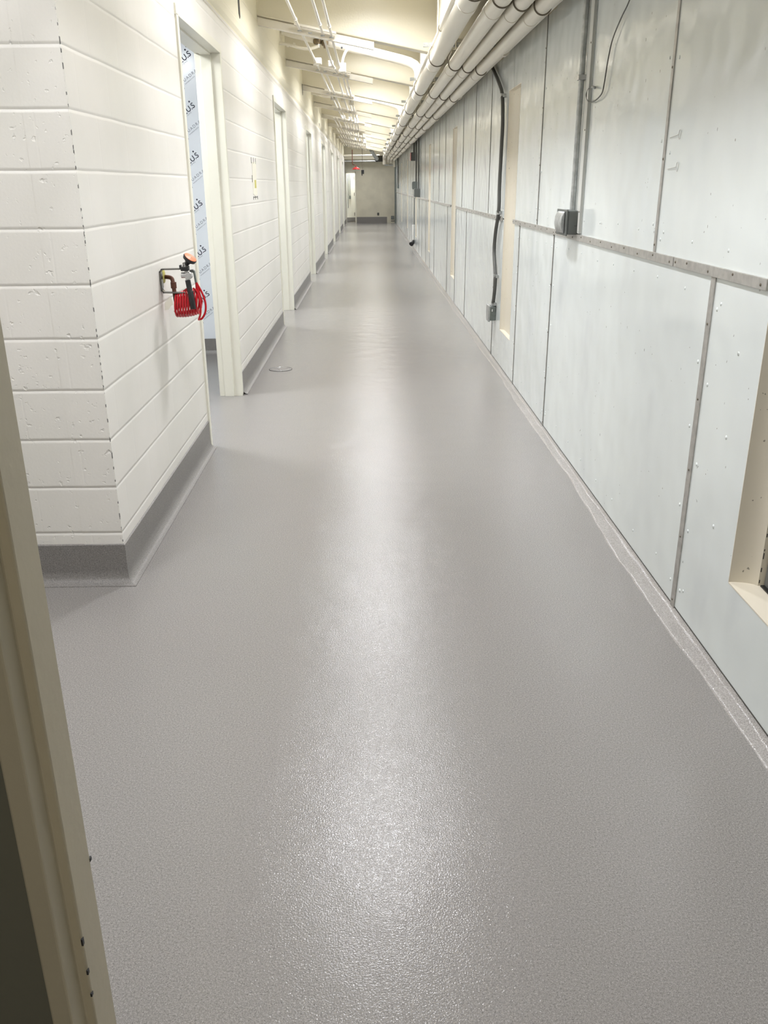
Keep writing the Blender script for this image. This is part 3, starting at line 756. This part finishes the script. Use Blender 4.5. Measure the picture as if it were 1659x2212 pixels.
# tilted spray head
Mh = Matrix.Translation((hx(406), Y0-.05, hz(571))) @ Matrix.Rotation(math.radians(36), 4, 'Y') @ Matrix.Rotation(math.radians(14), 4, 'X')
bm = nb(); lathe(bm, [(.011,-.004),(.012,.006),(.018,.016),(.032,.024),(.035,.036),(.033,.040)], 28, Mh); sh_ = obj('spray_head', bm, 'black', t, smooth=True)
bm = nb(); lathe(bm, [(.0315,.0395),(.0315,.0415),(.028,.0432),(.010,.0425),(.005,.045)], 28, Mh); obj('spray_disc', bm, 'orange', sh_, smooth=True, label='orange spray disc')
bm = nb(); prism(bm, [(hx(351),hz(666)),(hx(353),hz(650)),(hx(364),hz(638)),(hx(368),hz(640)),(hx(371),hz(654)),(hx(366),hz(656)),(hx(360),hz(664))], 1, Y0-.062, Y0-.0605); obj('tag', bm, 'tag', t)
bm = nb(); prism(bm, [(hx(390),hz(627)),(hx(398),hz(622)),(hx(401),hz(624)),(hx(401),hz(629)),(hx(390),hz(629))], 1, Y0-.02, Y0-.015); obj('label_scrap', bm, 'red', t)

# ------------------------------------------------------------------ things fixed to the right wall
# flexible conduit down to a small box
fl = [(1.165,9.25,2.72),(1.165,8.963,2.635),(1.165,8.684,2.538),(1.165,8.351,2.411),(1.165,8.183,2.315),(1.165,8.096,2.115),(1.165,8.11,1.886),(1.165,8.139,1.591),(1.165,8.125,1.377),(1.165,8.27,1.19),(1.165,8.32,1.023),(1.165,8.22,.867),(1.165,8.17,.789),(1.165,8.19,.661),(1.165,8.265,.53)]
bm = nb(); tube(bm, smooth_path(fl), .0165, 12); o = obj('flexible_conduit', bm, 'flex', smooth=True)
tag(o, 'dark grey flexible conduit snaking down the panelled wall beside the cream recess', 'conduit')
def ppos(z):
    for a, b in zip(fl, fl[1:]):
        if b[2] <= z <= a[2]: f = (a[2]-z)/(a[2]-b[2]); return a[1]+(b[1]-a[1])*f
for z in (2.315, 1.36, .80, .54):
    bm = nb(); yy = ppos(z); tube(bm, [(1.165,yy,z-.018),(1.165,yy,z+.018)], .021, 12); box(bm, 1.165, XR, yy-.05, yy+.05, z-.012, z+.012)
    obj('strap', bm, 'galv', o, smooth=True)
t = thing('outlet_box', 'small grey metal outlet box low on the panelled wall below the flexible conduit', 'electrical box', (1.17, 8.29, .38))
bm = nb(); box(bm, 1.135, XR-.001, 8.22, 8.37, .385, .515); obj('body', bm, 'boxgray', t, bevel=.006)
bm = nb(); box(bm, 1.118, 1.135, 8.21, 8.38, .375, .525); obj('cover', bm, 'galv', t, bevel=.006)
bm = nb(); box(bm, 1.150, 1.158, 8.2195, 8.2205, .470, .492); obj('scratch', bm, 'white', t)
# rigid conduit and weatherproof box
bm = nb(); tube(bm, [(1.172,5.20,2.80),(1.172,5.20,1.45)], .0155, 14); o = obj('rigid_conduit', bm, 'galv', smooth=True)
tag(o, 'galvanised conduit running down the panelled wall into the large grey box', 'conduit')
bm = nb(); box(bm, 1.150, 1.153, 5.165, 5.235, 2.128, 2.152); box(bm, 1.153, XR-.001, 5.225, 5.229, 2.128, 2.152); box(bm, XR-.005, XR-.001, 5.225, 5.30, 2.128, 2.152); box(bm, 1.153, XR-.001, 5.171, 5.175, 2.128, 2.152)
lathe(bm, [(.007,0),(.005,.004)], 10, Matrix.Translation((XR-.006, 5.275, 2.14)) @ Matrix.Rotation(-PI/2, 4, 'Y')); obj('strap', bm, 'steel', o)
t = thing('weatherproof_box', 'large grey weatherproof switch box on the belt of the panelled wall', 'electrical box', (1.17, 5.24, 1.318))
bm = nb(); box(bm, 1.128, XR-.001, 5.10, 5.36, 1.325, 1.455); obj('body', bm, 'darkbox', t, bevel=.006)
bm = nb(); box(bm, 1.118, 1.127, 5.095, 5.365, 1.318, 1.460); obj('cover_plate', bm, 'darkbox', t, bevel=.003)
bm = nb(); prism(bm, [(1.117,1.330),(1.098,1.345),(1.090,1.38),(1.093,1.42),(1.105,1.445),(1.117,1.452)], 1, 5.13, 5.30); obj('flip_lid', bm, 'galv', t, bevel=.006, smooth=True)
bm = nb(); box(bm, 1.165, 1.190, 5.099, 5.1005, 1.372, 1.374); obj('seam_line', bm, 'black', t)
bm = nb(); tube(bm, smooth_path([(1.13,5.38,1.33),(1.12,5.40,1.36),(1.13,5.42,1.41),(1.15,5.43,1.45)]), .004, 6); box(bm, XR-.004, XR-.001, 5.37, 5.46, 1.32, 1.455); obj('back_plate', bm, 'galv', t)
# thin hanging cable
cb = [(1.178,4.15,2.56),(1.178,4.353,2.379),(1.178,4.496,2.312),(1.178,4.618,2.244),(1.178,4.676,2.162),(1.178,4.714,2.064),(1.178,4.754,2.019),(1.178,4.899,1.998),(1.178,5.023,2.008),(1.178,5.085,2.046),(1.178,5.023,2.073),(1.178,4.93,2.064)]
bm = nb(); tube(bm, smooth_path(cb), .0032, 8); o = obj('loose_cable', bm, 'flex', smooth=True); tag(o, 'thin dark cable hanging and looping over the galvanised conduit', 'cable')
bm = nb(); tube(bm, [(1.178,4.96,2.071),(1.178,4.90,2.062)], .007, 10); obj('plug', bm, 'galv', o, smooth=True)
# bent nails / hooks
for i, (y, z) in enumerate(((3.54,1.77),(3.53,1.655))):
    t = thing('wall_hook', '%s grey wire hook beside the upper metal strip of the panelled wall' % ('upper' if i == 0 else 'lower'), 'hook', (XR, y, z))
    bm = nb(); tube(bm, [(XR-.004, y+.11, z-.006), (XR-.006, y+.01, z)], .0014, 8); obj('shank', bm, 'pale', t)
    bm = nb(); tube(bm, [(XR-.006, y-.008+.011*math.cos(2*PI*k/20), z+.017*math.sin(2*PI*k/20)) for k in range(20)], .0012, 6, closed=True); obj('ring', bm, 'pale', t, smooth=True)
# far boxes and conduits on the right wall
def wallbox(label, y0, y1, z0, z1, d, mt, facecol=None, name='electrical_box'):
    t = thing(name, label, 'electrical box', (XR-d/2, (y0+y1)/2, z0))
    bm = nb(); box(bm, XR-d, XR-.001, y0, y1, z0, z1); obj('body', bm, mt, t, bevel=.006)
    bm = nb(); box(bm, XR-d-.012, XR-d, y0+.01, y1-.01, z0+.01, z1-.01); obj('cover', bm, facecol or mt, t)
wallbox('red fire alarm box high on the far panelled wall', 23.6, 24.0, 2.18, 2.38, .11, 'darkbox', 'redpaint', 'alarm_box')
wallbox('upper grey switch box far along the panelled wall', 22.6, 22.9, 1.50, 1.68, .11, 'boxgray')
wallbox('dark grey box on the belt, at the end of the far tall conduits', 21.3, 21.7, 1.335, 1.52, .12, 'darkbox')
wallbox('narrow grey box under the upper switch box far along the panelled wall', 22.2, 22.45, 1.35, 1.50, .08, 'darkbox')
wallbox('small grey box at the end of the farthest wall conduit', 36.2, 36.6, 1.48, 1.62, .07, 'boxgray')
for lab, pts, r in (('dark conduit curving out of the pipes down to the far grey switch box', smooth_path([(1.16,24.4,2.68),(1.16,23.4,2.66),(1.16,22.7,2.58),(1.16,22.5,2.42),(1.16,22.5,1.68)]), .02),
                    ('straight grey conduit down to the dark box on the belt', [(1.165,21.5,2.80),(1.165,21.5,1.52)], .018),
                    ('straight conduit down to the red alarm box', [(1.165,23.75,2.80),(1.165,23.75,2.38)], .022),
                    ('farthest curved conduit on the panelled wall near the end wall', smooth_path([(1.15,38.5,2.62),(1.15,37.4,2.62),(1.15,36.6,2.55),(1.15,36.4,2.38),(1.15,36.4,1.62)]), .024)):
    bm = nb(); tube(bm, pts, r, 12); o = obj('wall_conduit', bm, 'flex' if 'dark' in lab or 'alarm' in lab or 'farthest' in lab else 'boxgray', smooth=True); tag(o, lab, 'conduit')
t = thing('floor_outlet_pipe', 'white pipe stub with a black cup near the floor of the far panelled wall', 'pipe', (1.15, 23.8, .06))
bm = nb(); tube(bm, [(1.16,23.8,.22),(1.16,23.8,.62)], .035, 12); obj('stub', bm, 'white', t, smooth=True)
bm = nb(); tube(bm, [(1.17,23.8,.20),(1.10,23.7,.13)], [.05,.06], 14); obj('cup', bm, 'black', t, smooth=True)
bm = nb(); tube(bm, [(1.185,23.8,.6),(1.185,23.8,1.29)], .008, 8); obj('cable', bm, 'flex', t)

# ------------------------------------------------------------------ far end
t = thing('emergency_shower', 'red emergency shower head hanging at the far end of the corridor', 'shower', (-.50, 36.0, 2.18))
bm = nb(); lathe(bm, [(.155,0),(.16,.012),(.13,.05),(.06,.085),(.03,.10)], 28, Matrix.Translation((-.50, 36.0, 2.18))); obj('shower_head', bm, 'redpaint', t, smooth=True)
bm = nb(); tube(bm, [(-.50,36,2.27),(-.50,36,2.33),(-.62,36,2.36),(-.64,36,2.42),(-.64,36,2.9)], .018, 10); obj('supply_pipe', bm, 'rust', t, smooth=True)
t = thing('hanging_box', 'small black box hanging on a rod beside the red shower head', 'box', (-.24, 36.2, 2.0))
bm = nb(); box(bm, -.30, -.19, 36.14, 36.22, 2.02, 2.17); box(bm, -.29, -.25, 36.12, 36.2, 1.96, 2.02); obj('body', bm, 'black', t, bevel=.006)
bm = nb(); tube(bm, [(-.25,36.2,2.17),(-.25,36.2,2.95)], .010, 8); obj('rod', bm, 'wire', t)
t = thing('vent_duct', 'grey round duct rising to the ceiling at the far end', 'duct', (.3, 37, 2.4))
bm = nb(); tube(bm, [(.10,36.6,2.90),(.34,37.2,2.58)], .075, 20); obj('duct', bm, 'galv', t, smooth=True)
bm = nb(); tube(bm, [(.33,37.2,2.60),(.36,37.25,2.56)], .10, 20); box(bm, .34, .66, 37.3, 37.8, 2.50, 2.72); obj('collar', bm, 'gap', t, smooth=True)
for i, (z, y, r) in enumerate(((2.75,38.2,.035),(2.56,39.0,.022))):
    bm = nb(); tube(bm, [(XL+.01,y,z),(.70 if i else .45,y,z)], r, 12); tag(obj('cross_pipe', bm, 'creampipe' if i == 0 else 'galv', smooth=True), '%s horizontal pipe across the corridor in front of the far wall' % ('upper thick' if i == 0 else 'lower thin'), 'pipe')
bm = nb(); box(bm, XL+.001, .66, 40.2, 40.36, 2.66, 3.4); tag(obj('end_beam', bm, 'farwall'), 'tan beam across the top of the far wall', 'beam')
bm = nb(); box(bm, 1.14, XR-.004, 40.2, 40.9, 0, 2.62); tag(obj('corner_post', bm, 'boxgray'), 'grey post in the right corner of the far end', 'post')
t = thing('wall_outlet', 'black outlet low on the far end wall', 'outlet', (.40, YF, .33))
bm = nb(); box(bm, .36, .44, YF-.02, YF-.001, .33, .44); obj('plate', bm, 'black', t, bevel=.004)
bm = nb(); box(bm, .385, .415, YF-.03, YF-.02, .36, .41); obj('socket', bm, 'darkbox', t)
t = thing('wall_vent', 'small grey vent grille low in the right corner of the far wall', 'vent', (1.06, YF, .14))
bm = nb(); box(bm, .98, 1.12, YF-.02, YF-.001, .14, .30); obj('frame', bm, 'boxgray', t)
bm = nb()
for k in range(5): box(bm, .995, 1.105, YF-.026, YF-.02, .16+.026*k, .17+.026*k)
obj('louvre', bm, 'galv', t)

for o in list(bpy.data.objects):
    if '_b' in o: del o['_b']

# ------------------------------------------------------------------ camera, world, view
cam = bpy.data.cameras.new('camera'); co = bpy.data.objects.new('camera', cam); COL.objects.link(co)
p, yaw, roll = .3658, .0139, -.0069
cp, sp, cy_, sy = math.cos(p), math.sin(p), math.cos(yaw), math.sin(yaw)
f = Vector((sy*cp, cy_*cp, -sp)); r = Vector((cy_, -sy, 0)); u = r.cross(f)
r2 = math.cos(roll)*r + math.sin(roll)*u; u2 = -math.sin(roll)*r + math.cos(roll)*u
mw = Matrix((( r2.x, u2.x, -f.x, 0), (r2.y, u2.y, -f.y, 0), (r2.z, u2.z, -f.z, 1.5958), (0,0,0,1)))
co.matrix_world = mw
cam.sensor_fit = 'HORIZONTAL'; cam.sensor_width = 36; cam.lens = 36*1842/1659; cam.clip_start = .02; cam.clip_end = 120
sc.camera = co
w = bpy.data.worlds.new('world'); sc.world = w; w.use_nodes = True
w.node_tree.nodes['Background'].inputs[0].default_value = (.8,.85,.9,1); w.node_tree.nodes['Background'].inputs[1].default_value = .02
sc.view_settings.view_transform = 'Standard'; sc.view_settings.look = 'None'; sc.view_settings.gamma = 1; sc.view_settings.use_curve_mapping = False
sc.view_settings.exposure = 0.0
